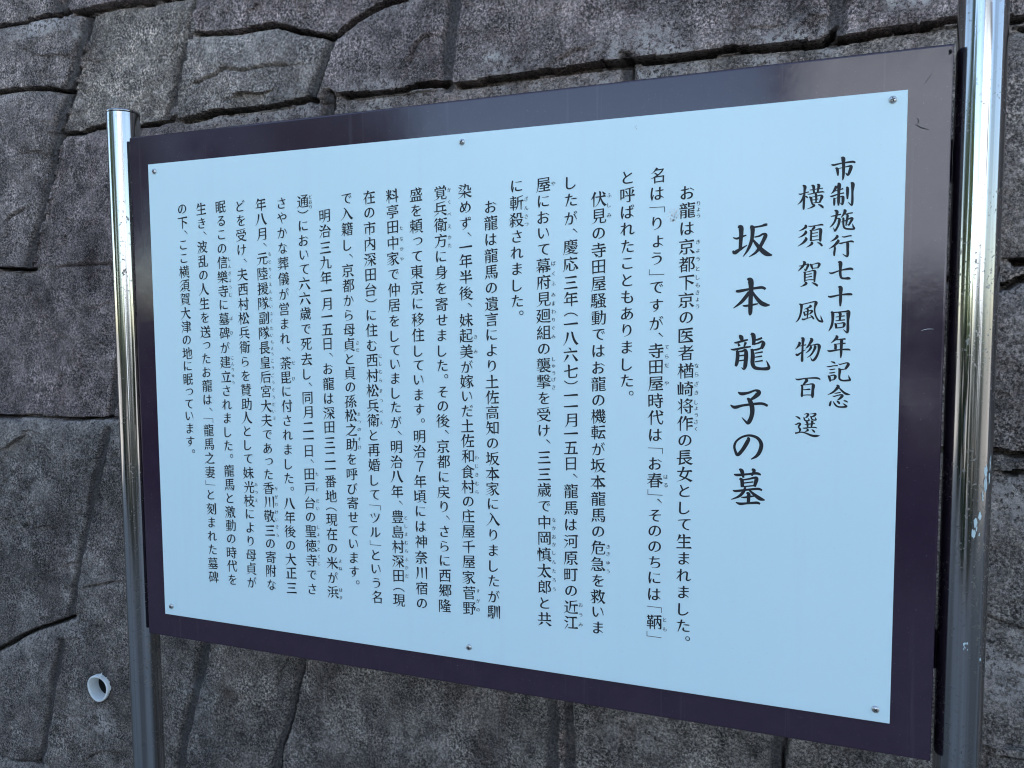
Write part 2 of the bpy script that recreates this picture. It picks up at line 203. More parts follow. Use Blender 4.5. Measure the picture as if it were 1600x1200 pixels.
BODY = [
(7002, 'お龍は京都下京の医者楢崎将作の長女として生まれました。', [810, 989, 1171, 1354, 1536, 1718, 1898, 2077, 2258, 2439, 2623, 2808, 2991, 3172, 3350, 3527, 3704, 3881, 4064, 4235, 4417, 4599, 4781, 4961, 5150, 5326, 5458], [('りょう', [925, 985, 1049]), ('きょうとしもきょう', [1310, 1397, 1484, 1581, 1669, 1747, 1821, 1893, 1965]), ('ならざきしょうさく', [2570, 2660, 2757, 2849, 2949, 3011, 3081, 3151, 3224])]),
(6695, '名は「りょう」ですが、寺田屋時代は「お春」、そののちには「鞆」', [617, 801, 965, 1103, 1288, 1463, 1602, 1761, 1948, 2129, 2252, 2417, 2590, 2765, 2941, 3121, 3306, 3471, 3610, 3789, 3917, 4005, 4164, 4332, 4501, 4670, 4842, 5021, 5184, 5324, 5459], [('てらだや', [2381, 2478, 2571, 2756]), ('はる', [3745, 3833]), ('とも', [5285, 5387])]),
(6387, 'と呼ばれたこともありました。', [616, 792, 969, 1147, 1326, 1503, 1678, 1853, 2028, 2205, 2382, 2567, 2739, 2869], []),
(6079, '伏見の寺田屋騒動ではお龍の機転が坂本龍馬の危急を救いま', [819, 998, 1176, 1352, 1530, 1709, 1888, 2067, 2246, 2424, 2603, 2780, 2955, 3129, 3303, 3482, 3664, 3848, 4030, 4211, 4391, 4571, 4753, 4936, 5114, 5290, 5464], [('ふしみ', [784, 888, 994]), ('ききゅう', [4549, 4629, 4729, 4823])]),
(5772, 'したが、慶応三年（一八六七）一一月一五日、龍馬は河原町の近江', [630, 810, 999, 1135, 1310, 1491, 1687, 1865, 2031, 2130, 2290, 2467, 2645, 2767, 2905, 3027, 3183, 3325, 3485, 3663, 3791, 3967, 4154, 4342, 4528, 4714, 4900, 5085, 5268, 5449], [('おうみ', [5232, 5345, 5455])]),
(5464, '屋において幕府見廻組の襲撃を受け、三三歳で中岡慎太郎と共', [630, 806, 978, 1149, 1321, 1496, 1677, 1861, 2045, 2227, 2405, 2582, 2764, 2946, 3128, 3307, 3426, 3606, 3796, 3973, 4154, 4337, 4520, 4704, 4889, 5075, 5261, 5444], [('や', [624]), ('ばくふみまわりぐみ', [1475, 1585, 1693, 1815, 1908, 1998, 2088, 2176, 2270]), ('しゅうげき', [2515, 2592, 2669, 2739, 2824]), ('なかおかしんたろう', [4303, 4396, 4492, 4581, 4675, 4777, 4881, 4985, 5091])]),
(5156, 'に斬殺されました。', [624, 806, 988, 1168, 1346, 1522, 1705, 1876, 2005], [('ざんさつ', [766, 865, 955, 1042])]),
(4849, 'お龍は龍馬の遺言により土佐高知の坂本家に入りましたが馴', [828, 1007, 1188, 1368, 1547, 1725, 1902, 2077, 2250, 2422, 2597, 2775, 2953, 3129, 3303, 3478, 3653, 3827, 4001, 4177, 4355, 4535, 4715, 4901, 5073, 5254, 5436], []),
(4541, '染めず、一年半後、妹起美が嫁いだ土佐和食村の庄屋千屋家菅野', [635, 813, 993, 1118, 1255, 1415, 1595, 1778, 1909, 2082, 2261, 2436, 2610, 2781, 2951, 3118, 3289, 3463, 3642, 3820, 3995, 4169, 4344, 4521, 4700, 4880, 5063, 5247, 5429], [('きみ', [2271, 2438]), ('わじきむら', [3653, 3751, 3848, 3951, 4052]), ('すがの', [5214, 5328, 5436])]),
(4233, '覚兵衛方に身を寄せました。その後、京都に戻り、さらに西郷隆', [635, 816, 997, 1177, 1356, 1534, 1714, 1896, 2076, 2252, 2434, 2601, 2723, 2906, 3072, 3244, 3369, 3541, 3723, 3902, 4077, 4253, 4376, 4545, 4723, 4899, 5076, 5256, 5439], [('かくべえかた', [610, 745, 881, 1020, 1141, 1234])]),
(3926, '盛を頼って東京に移住しています。明治７年頃には神奈川宿の', [637, 818, 996, 1168, 1339, 1519, 1702, 1887, 2070, 2251, 2436, 2601, 2773, 2946, 3122, 3247, 3439, 3615, 3793, 3973, 4152, 4332, 4513, 4696, 4884, 5074, 5262, 5445], []),
(3618, '料亭田中家で仲居をしていましたが、明治八年、豊島村深田（現', [632, 813, 994, 1175, 1356, 1539, 1722, 1902, 2081, 2263, 2427, 2594, 2759, 2936, 3102, 3281, 3406, 3576, 3755, 3934, 4115, 4244, 4418, 4602, 4784, 4965, 5144, 5311, 5443], [('たなかや', [1010, 1130, 1247, 1364]), ('としまむらふかだ', [4422, 4527, 4623, 4725, 4828, 4930, 5030, 5132])]),
(3311, '在の市内深田台）に住む西村松兵衛と再婚して「ツル」という名', [630, 809, 991, 1175, 1357, 1537, 1714, 1838, 2014, 2192, 2371, 2550, 2731, 2913, 3094, 3272, 3450, 3630, 3811, 3999, 4172, 4329, 4461, 4636, 4767, 4916, 5091, 5265, 5439], [('にしむらまつべえ', [2499, 2590, 2684, 2787, 2911, 3031, 3161, 3293])]),
(3003, 'で入籍し、京都から母貞と貞の孫松之助を呼び寄せています。', [626, 805, 985, 1175, 1300, 1476, 1657, 1833, 2008, 2184, 2362, 2536, 2706, 2876, 3047, 3221, 3397, 3575, 3756, 3938, 4119, 4296, 4470, 4640, 4809, 4980, 5155, 5283], [('さだ', [2340, 2426]), ('まつのすけ', [3201, 3297, 3387, 3506, 3607])]),
(2695, '明治三九年一月一五日、お龍は深田三二一番地（現在の米が浜', [813, 993, 1191, 1372, 1554, 1705, 1871, 2017, 2178, 2356, 2484, 2658, 2842, 3024, 3203, 3378, 3567, 3747, 3890, 4050, 4230, 4397, 4531, 4711, 4893, 5075, 5259, 5443], [('よね', [5039, 5135]), ('はま', [5407, 5503])]),
(2388, '通）において六六歳で死去し、同月二一日、田戸台の聖徳寺でさ', [622, 745, 919, 1094, 1268, 1441, 1617, 1799, 1984, 2171, 2356, 2539, 2730, 2852, 3024, 3202, 3387, 3530, 3687, 3810, 3979, 4159, 4340, 4520, 4702, 4886, 5072, 5257, 5440], [('どおり', [574, 634, 696]), ('たどだい', [3973, 4161, 4308, 4406]), ('しょうとくじ', [4642, 4735, 4827, 4917, 5011, 5104])]),
(2080, 'さやかな葬儀が営まれ、荼毘に付されました。八年後の大正三', [625, 805, 987, 1173, 1361, 1549, 1736, 1922, 2105, 2289, 2419, 2593, 2773, 2952, 3132, 3315, 3498, 3680, 3871, 4048, 4177, 4371, 4549, 4729, 4910, 5089, 5266, 5461], [('だび', [2591, 2785])]),
(1772, '年八月、元陸援隊副隊長皇后宮大夫であった香川敬三の寄附な', [625, 806, 989, 1119, 1294, 1478, 1663, 1847, 2032, 2217, 2402, 2588, 2773, 2958, 3142, 3325, 3505, 3681, 3850, 4018, 4195, 4375, 4552, 4743, 4915, 5090, 5271, 5453], [('もとりくえんたいふくたいちょうこうごうぐうだいぶ', [1236, 1332, 1427, 1518, 1613, 1704, 1795, 1887, 1976, 2067, 2160, 2251, 2332, 2409, 2486, 2571, 2656, 2749, 2841, 2934, 3027, 3118, 3206, 3292]), ('かがわけいぞう', [4195, 4298, 4396, 4496, 4595, 4689, 4797])]),
(1465, 'どを受け、夫西村松兵衛らを賛助人として妹光枝により母貞が', [623, 804, 986, 1170, 1303, 1481, 1667, 1850, 2033, 2214, 2397, 2580, 2762, 2944, 3124, 3300, 3474, 3656, 3830, 4016, 4201, 4379, 4554, 4730, 4909, 5091, 5273, 5454], [('みつえ', [4164, 4263, 4367])]),
(1157, '眠るこの信樂寺に墓碑が建立されました。龍馬と激動の時代を', [617, 794, 968, 1142, 1320, 1500, 1680, 1857, 2034, 2216, 2402, 2590, 2777, 2960, 3140, 3316, 3501, 3676, 3808, 4006, 4187, 4367, 4547, 4725, 4905, 5086, 5269, 5451], [('しんぎょうじ', [1279, 1372, 1458, 1551, 1636, 1734]), ('ぼひ', [2031, 2215]), ('こんりゅう', [2537, 2613, 2687, 2766, 2853])]),
(849, '生き、波乱の人生を送ったお龍は、「龍馬之妻」と刻まれた墓碑', [625, 806, 935, 1109, 1291, 1471, 1651, 1833, 2016, 2199, 2376, 2548, 2725, 2904, 3085, 3210, 3357, 3489, 3670, 3856, 4043, 4183, 4342, 4528, 4713, 4896, 5078, 5261, 5446], []),
(542, 'の下、ここ横須賀大津の地に眠っています。', [610, 786, 907, 1072, 1245, 1419, 1596, 1775, 1955, 2132, 2306, 2478, 2650, 2822, 2988, 3148, 3310, 3474, 3648, 3776], [])]
TITLE = [
('坂', [[(7457, 1282, 8), (7493, 1294, 18), (7538, 1279, 18), (7585, 1264, 10)], [(7502, 1179, 18), (7530, 1186, 41), (7536, 1236, 36), (7532, 1315, 31), (7528, 1409, 28)], [(7456, 1413, 13), (7476, 1431, 34), (7520, 1406, 26), (7594, 1362, 6)], [(7647, 1191, 15), (7721, 1182, 16), (7761, 1171, 23), (7783, 1169, 18)], [(7619, 1187, 23), (7642, 1196, 36), (7641, 1280, 30), (7628, 1345, 28), (7597, 1416, 20), (7555, 1476, 5)], [(7662, 1287, 10), (7709, 1278, 16), (7741, 1261, 18), (7766, 1273, 33), (7748, 1324, 30), (7711, 1394, 28), (7674, 1441, 20), (7615, 1479, 6)], [(7644, 1306, 13), (7685, 1361, 28), (7737, 1421, 38), (7782, 1456, 38), (7832, 1471, 10)]]),
('本', [[(7491, 1814, 13), (7520, 1817, 26), (7629, 1798, 20), (7736, 1785, 23), (7776, 1802, 20)], [(7599, 1697, 13), (7630, 1714, 46), (7639, 1793, 38), (7635, 1899, 36), (7634, 2005, 36), (7632, 2043, 28), (7627, 2061, 10)], [(7623, 1826, 28), (7591, 1872, 31), (7541, 1931, 26), (7469, 1987, 6)], [(7644, 1817, 18), (7681, 1874, 25), (7732, 1934, 35), (7777, 1957, 33), (7819, 1960, 8)], [(7559, 1962, 8), (7586, 1965, 18), (7656, 1955, 18), (7707, 1945, 10)]]),
('龍', [[(7530, 2258, 13), (7549, 2278, 36), (7559, 2314, 23)], [(7482, 2332, 8), (7508, 2332, 18), (7572, 2314, 18), (7616, 2304, 13)], [(7521, 2341, 13), (7534, 2368, 23)], [(7595, 2328, 23), (7579, 2373, 13)], [(7450, 2399, 7), (7483, 2403, 18), (7573, 2384, 18), (7645, 2372, 13)], [(7506, 2413, 18), (7517, 2433, 29), (7517, 2487, 31), (7510, 2541, 29), (7500, 2573, 18)], [(7509, 2425, 13), (7561, 2419, 16), (7591, 2408, 23), (7600, 2446, 33), (7596, 2526, 34), (7591, 2573, 31), (7579, 2600, 16), (7556, 2583, 6)], [(7529, 2466, 12), (7584, 2459, 12)], [(7530, 2516, 12), (7585, 2508, 12)], [(7642, 2242, 18), (7665, 2258, 36), (7672, 2305, 31), (7670, 2357, 28)], [(7677, 2309, 10), (7713, 2301, 18), (7751, 2285, 17)], [(7670, 2349, 13), (7713, 2338, 15), (7749, 2322, 20), (7764, 2345, 33), (7745, 2392, 25)], [(7663, 2408, 13), (7708, 2400, 17), (7748, 2385, 15)], [(7653, 2395, 21), (7664, 2459, 33), (7663, 2539, 33), (7685, 2582, 31), (7743, 2594, 25), (7806, 2591, 30), (7819, 2571, 23), (7795, 2511, 5)], [(7683, 2439, 10), (7759, 2425, 14)], [(7684, 2479, 10), (7754, 2467, 14)], [(7684, 2525, 10), (7761, 2511, 14)]]),
('子', [[(7527, 2832, 10), (7560, 2849, 29), (7625, 2838, 21), (7695, 2812, 18), (7726, 2832, 41), (7696, 2873, 33), (7639, 2915, 15)], [(7617, 2892, 15), (7643, 2919, 36), (7666, 2988, 39), (7663, 3069, 36), (7636, 3135, 34), (7615, 3139, 21), (7568, 3089, 6)], [(7454, 2964, 8), (7497, 2988, 29), (7581, 2966, 21), (7748, 2943, 23), (7815, 2965, 20)]]),
('の', [[(7622, 3296, 16), (7636, 3306, 28), (7619, 3349, 34), (7575, 3426, 31), (7531, 3472, 29), (7507, 3430, 21), (7499, 3382, 21), (7521, 3330, 18), (7579, 3286, 18), (7651, 3270, 21), (7722, 3293, 26), (7759, 3350, 32), (7750, 3418, 33), (7718, 3474, 26), (7663, 3512, 9)]]),
('墓', [[(7497, 3675, 8), (7533, 3681, 24), (7631, 3667, 18), (7721, 3653, 23), (7760, 3667, 15)], [(7549, 3619, 13), (7575, 3638, 34), (7592, 3706, 16)], [(7671, 3615, 18), (7695, 3627, 28), (7672, 3681, 13)], [(7553, 3715, 18), (7577, 3734, 31), (7583, 3804, 29)], [(7579, 3730, 13), (7644, 3715, 16), (7702, 3699, 21), (7719, 3713, 34), (7700, 3791, 23)], [(7599, 3759, 12), (7690, 3742, 12)], [(7593, 3798, 12), (7691, 3781, 12)], [(7489, 3841, 8), (7522, 3847, 21), (7633, 3826, 18), (7736, 3811, 21), (7775, 3824, 15)], [(7612, 3801, 16), (7594, 3850, 26), (7549, 3901, 21), (7474, 3938, 7)], [(7646, 3826, 13), (7699, 3871, 26), (7757, 3910, 33), (7803, 3921, 9)], [(7571, 3907, 8), (7608, 3907, 16), (7660, 3895, 16), (7699, 3887, 12)], [(7623, 3859, 13), (7644, 3869, 31), (7645, 3915, 29), (7643, 3962, 26)], [(7520, 3963, 8), (7563, 3976, 24), (7635, 3966, 18), (7726, 3954, 23), (7758, 3965, 15)]])]
JOINTS = [
('h', [(-570, -306), (-476, -302), (-402, -300), (-330, -300), (-319, -302)]),
('h', [(-305, -298), (-248, -300), (-175, -297), (-115, -296), (-69, -294)]),
('v', [(-330, -306), (-318, -319), (-308, -338)]),
('v', [(-283, -284), (-291, -255), (-304, -226), (-320, -192), (-329, -178), (-343, -143), (-357, -108), (-367, -77), (-384, -15), (-405, 32), (-424, 74), (-436, 106)]),
('h', [(-578, -204), (-484, -194), (-424, -190), (-373, -187), (-327, -178)]),
('v', [(-66, -292), (-76, -256), (-88, -219), (-101, -182), (-112, -150), (-123, -127), (-129, -115)]),
('h', [(-345, -111), (-307, -109), (-279, -115), (-251, -116), (-181, -108), (-146, -107), (-124, -113), (-108, -115)]),
('h', [(-95, -111), (-52, -114), (20, -115), (88, -115), (138, -117), (147, -114)]),
('h', [(-57, -233), (0, -228), (47, -229), (81, -230), (108, -220), (146, -208), (178, -200), (188, -202), (210, -213), (241, -225), (271, -233), (291, -238)]),
('v', [(176, -197), (167, -174), (157, -153), (148, -131), (143, -116)]),
('h', [(195, -115), (238, -114), (299, -115), (349, -115)]),
('w', [(369, -228), (367, -195), (361, -163), (357, -130), (354, -109)]),
('h', [(374, -110), (449, -113), (535, -114), (617, -114), (695, -113), (754, -112), (796, -111), (828, -111), (834, -116)]),
('w', [(842, -159), (843, -138), (842, -120), (840, -110)]),
('h', [(849, -111), (891, -113), (935, -113), (960, -115), (991, -116), (1015, -112), (1049, -110)]),
('c', [(-68, -161), (-32, -167), (-11, -176), (22, -168), (68, -170), (103, -168)]),
('h', [(-602, 101), (-506, 106), (-445, 110), (-430, 108)]),
('c', [(-363, 109), (-313, 110), (-257, 109), (-196, 109)]),
('h', [(-196, 109), (-86, 104)]),
('h', [(1009, 173), (1024, 167), (1036, 162), (1059, 155)]),
('h', [(-623, 365), (-525, 364), (-432, 363), (-343, 364), (-285, 362), (-268, 358)]),
('v', [(-247, 274), (-261, 328), (-270, 358)]),
('v', [(-272, 384), (-286, 426), (-306, 476), (-319, 526), (-336, 572), (-351, 618), (-364, 665), (-375, 715)]),
('h', [(-663, 852), (-557, 794), (-506, 767), (-458, 745), (-410, 728), (-376, 715)]),
('v', [(-397, 764), (-407, 797), (-425, 846), (-440, 908), (-456, 964), (-468, 996)]),
('h', [(-674, 998), (-572, 998), (-523, 1003), (-466, 996)]),
('w', [(-85, 719), (-100, 774), (-114, 825), (-126, 865), (-140, 912), (-151, 980)]),
('v', [(103, 714), (92, 756), (79, 799), (66, 842), (54, 876), (42, 941)]),
('v', [(501, 712), (505, 765), (499, 857)]),
('v', [(525, 708), (527, 761), (524, 852)]),
('v', [(798, 713), (795, 740), (794, 796)]),
('h', [(1009, 352), (1018, 352), (1042, 354), (1078, 355)]),
('c', [(1015, 543), (1031, 550), (1049, 555), (1080, 562)]),
('c', [(-331, 656), (-294, 648), (-258, 640)]),
('c', [(-342, 961), (-319, 948), (-289, 940)]),
('c', [(73, 728), (60, 750), (50, 773)]),
('c', [(-484, 55), (-479, 28), (-461, 18), (-438, 11)]),
('c', [(-112, -212), (-106, -231), (-94, -266)]),
('c', [(519, -125), (531, -129), (544, -132)]),
('c', [(299, -145), (311, -167), (321, -175), (331, -175)])]
TINTS = [(.27, -.18, (.158, .168, .146)), (.55, -.2, (.178, .172, .156)), (.9, -.2, (.190, .170, .150)), (-.2, -.2, (.192, .175, .160)), (-.45, -.1, (.150, .130, .132)), (.02, -.15, (.182, .168, .158)), (.0, -.27, (.186, .160, .158)), (-.45, .0, (.160, .142, .138)), (-.25, .0, (.148, .132, .130)), (-.45, .25, (.150, .128, .126)), (-.42, .55, (.156, .135, .130)), (-.25, .55, (.160, .140, .136)), (-.3, .85, (.166, .136, .130)), (-.5, .9, (.172, .140, .134)), (0, .8, (.160, .140, .136)), (.3, .78, (.152, .140, .132)), (.65, .8, (.150, .142, .128)), (1.02, .0, (.150, .134, .124)), (1.03, .25, (.142, .128, .122)), (1.03, .6, (.140, .132, .124))]

# ------------------------------------------------------------------ stone wall (one relief, joints at their real places)
rng = np.random.default_rng(7)
def value_noise(X, Y, cell, seed):
    """smooth 2-D noise in -1..1 on arrays of coordinates"""
    r = np.random.default_rng(seed); T = r.uniform(-1, 1, (256, 256))
    u, v = X/cell, Y/cell
    i, j = np.floor(u).astype(int), np.floor(v).astype(int); fu, fv = u-i, v-j
    fu, fv = fu*fu*(3-2*fu), fv*fv*(3-2*fv)
    g = lambda a, b: T[a & 255, b & 255]
    return (g(i, j)*(1-fu)+g(i+1, j)*fu)*(1-fv)+(g(i, j+1)*(1-fu)+g(i+1, j+1)*fu)*fv
def fbm(X, Y, cell, seed, n=4, gain=.5):
    s, a = 0, 1.0
    for k in range(n):
        ca, sa = math.cos(.7*k+.3), math.sin(.7*k+.3)
        s = s+a*value_noise(X*ca-Y*sa, X*sa+Y*ca, cell/2**k, seed+k); a *= gain
    return s
PX, PY, PR = -.3095, .8295, .0230                                  # where a drain pipe comes through
WX0, WX1, WY0, WY1, WZ = -7.0, 8.2, -3.4, Z0, 0.17  # wall top lies out of view, set high to shade the lane opposite
def axis(lo, f0, f1, hi, step, growth=1.09, cap=.05):
    a = list(np.arange(f0, f1, step)); s, x, left = step, f0, []
    while x > lo: s = min(s*growth, cap); x -= s; left.append(max(x, lo))
    s, x, right = step, a[-1], []
    while x < hi: s = min(s*growth, cap); x += s; right.append(min(x, hi))
    return np.array(left[::-1]+a+right)
XS = axis(WX0, -.98, 1.36, WX1, .0028); YS = axis(WY0, -.44, 1.12, WY1, .0020)
joints = [(k, [(x/1000, y/1000) for x, y in p]) for k, p in JOINTS]
# the rest of the wall, outside the photograph and behind the board
rr = random.Random(4)
joints += [('h', [(-.02, .105), (.3, .112), (.62, .118), (.85, .15), (1.02, .171)]), ('h', [(-.27, .36), (.1, .352), (.5, .36), (1.02, .352)]),
           ('v', [(.17, -.113), (.15, .0), (.12, .108)]), ('v', [(.60, -.113), (.61, .0), (.62, .116)]), ('v', [(.30, .112), (.27, .25), (.25, .358)]),
           ('v', [(.75, .13), (.76, .25), (.765, .356)]), ('v', [(.13, .355), (.12, .5), (.105, .70)]), ('v', [(.52, .36), (.51, .52), (.513, .70)]),
           ('v', [(.80, .356), (.80, .55), (.798, .72)]), ('v', [(-.07, .36), (-.075, .55), (-.084, .72)]), ('v', [(1.2, -.11), (1.19, .0), (1.17, .15)])]
rows = [-3.2, -2.98, -2.76, -2.54, -2.32, -2.1, -1.88, -1.65, -1.42, -1.19, -.96, -.735, -.515, -.298, -.113, .108, .363, .70, 1.0, 1.24, 1.5]
for ri, y in enumerate(rows):
    for lo, hi in ((WX0, -.57), (1.03, WX1)) if -.4 < y < 1.05 else ((WX0, WX1),):
        x = lo; pts = []
        base = y if not (lo > 0 and .3 > y > .05) else .155
        while x < hi: pts.append((x, base+rr.uniform(-.012, .012))); x += rr.uniform(.12, .3)
        pts.append((hi, base)); joints.append(('h', pts))
        nxt = rows[ri+1] if ri+1 < len(rows) else WY1
        x = lo+rr.uniform(.1, .3)
        while x < hi:
            s = rr.uniform(-.05, .05); joints.append(('v', [(x, y), (x+s*.5+rr.uniform(-.01, .01), (y+nxt)/2), (x+s, nxt)])); x += rr.uniform(.28, .55)
GX, GY = np.meshgrid(XS, YS)
JX = GX+.0020*fbm(GX, GY, .05, 11)+.0009*value_noise(GX, GY, .010, 15); JY = GY+.0020*fbm(GX, GY, .06, 21)+.0009*value_noise(GX, GY, .010, 25)
BIG = 9.0
D = {k: np.full(GX.shape, BIG) for k in 'hvwc'}; SGN = {k: np.ones(GX.shape) for k in 'hcv'}
for k, pts in joints:
    for (ax, ay), (bx, by) in zip(pts, pts[1:]):
        pad = .09 if k in 'hc' else .06
        i0, i1 = np.searchsorted(XS, (min(ax, bx)-pad, max(ax, bx)+pad)); j0, j1 = np.searchsorted(YS, (min(ay, by)-pad, max(ay, by)+pad))
        if i0 >= i1 or j0 >= j1: continue
        sl = (slice(j0, j1), slice(i0, i1)); x, y = JX[sl], JY[sl]
        dx, dy = bx-ax, by-ay; L2 = dx*dx+dy*dy
        tt = np.clip(((x-ax)*dx+(y-ay)*dy)/L2, 0, 1); qx, qy = ax+tt*dx-x, ay+tt*dy-y
        d = np.hypot(qx, qy); near = d < D[k][sl]
        D[k][sl] = np.where(near, d, D[k][sl])
        if k in SGN: SGN[k][sl] = np.where(near, np.where(((x-ax)*dy-(y-ay)*dx)*((1 if dy > 0 else -1) if k == 'v' else (1 if dx > 0 else -1)) > 0, 1.0, -1.0), SGN[k][sl])
# which stone each point belongs to, by flooding a coarse grid between the joints
ci = np.arange(0, len(XS), 4); cj = np.arange(0, len(YS), 4)
block = (np.minimum(np.minimum(D['h'], D['v']), D['w'])[np.ix_(cj, ci)] < .010)
lab = np.full(block.shape, -1); nl = 0
for j in range(block.shape[0]):
    for i in range(block.shape[1]):
        if block[j, i] or lab[j, i] >= 0: continue
        st = [(j, i)]; lab[j, i] = nl
        while st:
            a, c = st.pop()
            for e, f in ((a+1, c), (a-1, c), (a, c+1), (a, c-1)):
                if 0 <= e < block.shape[0] and 0 <= f < block.shape[1] and not block[e, f] and lab[e, f] < 0: lab[e, f] = nl; st.append((e, f))
        nl += 1
for _ in range(12):
    for ax_, sh in ((0, 1), (0, -1), (1, 1), (1, -1)):
        r_ = np.roll(lab, sh, ax_); lab = np.where((lab < 0) & (r_ >= 0), r_, lab)
LAB = lab[np.minimum(np.arange(len(YS))//4, len(cj)-1)][:, np.minimum(np.arange(len(XS))//4, len(ci)-1)]
LAB = np.maximum(LAB, 0)
off = rng.uniform(-.004, .004, nl); tx = rng.uniform(-.012, .012, nl); ty = rng.uniform(-.010, .010, nl)
H = off[LAB]+0+.0014*fbm(GX, GY, .30, 31, 1)+.0006*fbm(GX, GY, .05, 41, 3)
H += .0005*fbm(GX, GY, .016, 51, 2)+.0011*fbm(GX, GY, .0075, 55, 1)
# split faces: small tilted planes that meet in chipped edges
def facets(cell, seed, slope, step, stretch):
    r_ = np.random.default_rng(seed)
    U = (GX+.010*fbm(GX, GY, .05, seed+1, 3))/(cell*stretch); V = (GY+.35*GX*.3+.010*fbm(GX, GY, .05, seed+5, 3))/cell
    iu, iv = np.floor(U).astype(int), np.floor(V).astype(int)
    jit = r_.uniform(0, 1, (256, 256, 2)); pl = r_.uniform(-1, 1, (256, 256, 3))
    best = np.full(GX.shape, 9.); out = np.zeros(GX.shape)
    for du in (-1, 0, 1):
        for dv_ in (-1, 0, 1):
            a_, b_ = (iu+du) & 255, (iv+dv_) & 255
            ddx, ddy = U-(iu+du+jit[a_, b_, 0]), V-(iv+dv_+jit[a_, b_, 1])
            d2 = ddx*ddx+ddy*ddy; hit = d2 < best
            best = np.where(hit, d2, best)
            out = np.where(hit, step*pl[a_, b_, 0]+slope*cell*(pl[a_, b_, 1]*ddx*stretch+pl[a_, b_, 2]*ddy), out)
    return out
fm = np.clip(.35+1.1*value_noise(GX, GY, .13, 63), 0, 1)
H += facets(.115, 301, .060, .0016, 1.7)*fm+facets(.036, 351, .090, .0010, 1.4)*np.clip(.3+1.0*value_noise(GX, GY, .09, 67), 0, 1)
H += .007*np.exp(-((GX-PX)**2+(GY-PY)**2)/.06**2)
s = D['h']*SGN['h']; g = .0055+.0024*value_noise(GX, GY, .07, 71)
gap = value_noise(GX, GY, .11, 75)                                   # joints open and close along their length
depth = .045*np.clip(.72+.6*gap, .2, 1)
up_ = s > 0; mid_ = (s <= 0) & (s > -g); lo_ = s <= -g
H += np.where(up_, -.0015*np.exp(-s/.002)+.0015*np.exp(-s/.02), 0)
H += np.where(mid_, -depth, 0)
H += np.where(lo_ & (s > -.2), -.005*np.exp((s+g)/.006)-.002*np.exp((s+g)/.03), 0)
dv = D['v']; sv = dv*SGN['v']; vw = .0072+.0022*value_noise(GX, GY, .09, 77)
H += -.0070/(1+np.exp((dv-vw)/.0008))-.012*np.exp(-((sv-vw+.0012)/.0016)**2)*np.clip(.5+.8*gap, 0, 1)
dw = D['w']; H += -.006/(1+np.exp((dw-.0085)/.0012))-.002*np.exp(-(dw-.0075)**2/.002**2)
sc_ = D['c']*SGN['c']; H += np.where(sc_ > 0, .0025*np.exp(-sc_/.03), 0)-.004*np.exp(-(D['c']/.0024)**2)
H = np.where((GX-PX)**2+(GY-PY)**2 < (PR-.0012)**2, -.12, H)
edge = np.clip(np.minimum(np.minimum(GX-WX0, WX1-GX), np.minimum(GY-WY0, WY1-GY))/.02, 0, 1)
DIRT_SHADE = np.clip(np.where(mid_, .92, 0)*np.clip(.75+.5*gap, .3, 1)+.9*np.exp(-((sv-vw+.0012)/.0017)**2)*np.clip(.45+.9*gap, .15, 1)+.9*np.exp(-((D['w']-.0085)/.0012)**2)*np.clip(.2+.9*gap, 0, 1)+.4*np.exp(-(D['c']/.0020)**2), 0, 1)  # dirt tone also deepens the shade inside gaps and cracks
DIRT_SHADE = np.maximum(DIRT_SHADE, .75*np.exp(-np.clip(np.hypot(GX-PX, GY-PY)-PR, 0, 1)/.004))
MORTAR = np.clip(1/(1+np.exp((dv-vw)/.0008))+1/(1+np.exp((dw-.0085)/.0008)), 0, 1)*(~mid_)
LICH = np.where(lo_, .85*np.exp((s+g)/.016), 0)*np.clip(.5+value_noise(GX, GY, .16, 81), 0, 1)
LICH = np.maximum(LICH, np.where(lo_ & (s > -.03), 1.0, 0)*np.exp(-((GX+.385)/.07)**2-((GY+.29)/.03)**2))
for (x, y, r, a) in ((-.29, -.262, .02, .8), (.425, -.135, .013, 1.0), (.905, -.150, .030, 1.0), (.93, -.142, .020, 1.0), (.42, -.137, .016, 1.0), (-.262, .395, .02, .6), (-.312, .893, .032, .9), (-.303, .872, .016, .9), (-.10, .80, .03, .5), (1.02, .41, .05, .6), (1.03, .60, .07, .6), (.62, -.098, .09, .8), (.80, -.096, .06, .8), (.44, -.098, .07, .6), (.24, -.098, .06, .7), (.1, -.1, .05, .6), (.62, .745, .05, .35), (1.0, .5, .03, .4)):
    dd = np.hypot((GX-x), (GY-y)*1.5)/r; LICH = np.maximum(LICH, a*np.exp(-dd**4)*np.clip(.65+.8*value_noise(GX, GY, .013, 87), 0, 1))
# every stone has its own colour
base = np.array([(.168, .147, .141)])*rng.uniform(.72, 1.28, (nl, 1))
hue = rng.uniform(-1, 1, (nl, 1)); base = base*(1+hue*np.array([[.05, 0, -.05]]))
def stone_at(x, y): return LAB[np.searchsorted(YS, y), np.searchsorted(XS, x)]
for (x, y, c) in TINTS: base[stone_at(x, y)] = np.array(c)
sm = fbm(GX, GY, .3, 91, 3)[..., None]
base = base*np.array([[1.24, 1.14, 1.05]])
TINT = base[LAB]*(1+.14*sm*np.array([1.0, 1.0, .9]))
n_y, n_x = GX.shape
co = np.stack([GX, WZ-H*edge, Z0-GY], -1).reshape(-1, 3)
idx = np.arange(n_y*n_x).reshape(n_y, n_x)
quads = np.stack([idx[:-1, :-1], idx[1:, :-1], idx[1:, 1:], idx[:-1, 1:]], -1).reshape(-1, 4)
b0 = len(co)                                                          # back and rims close the wall into a solid
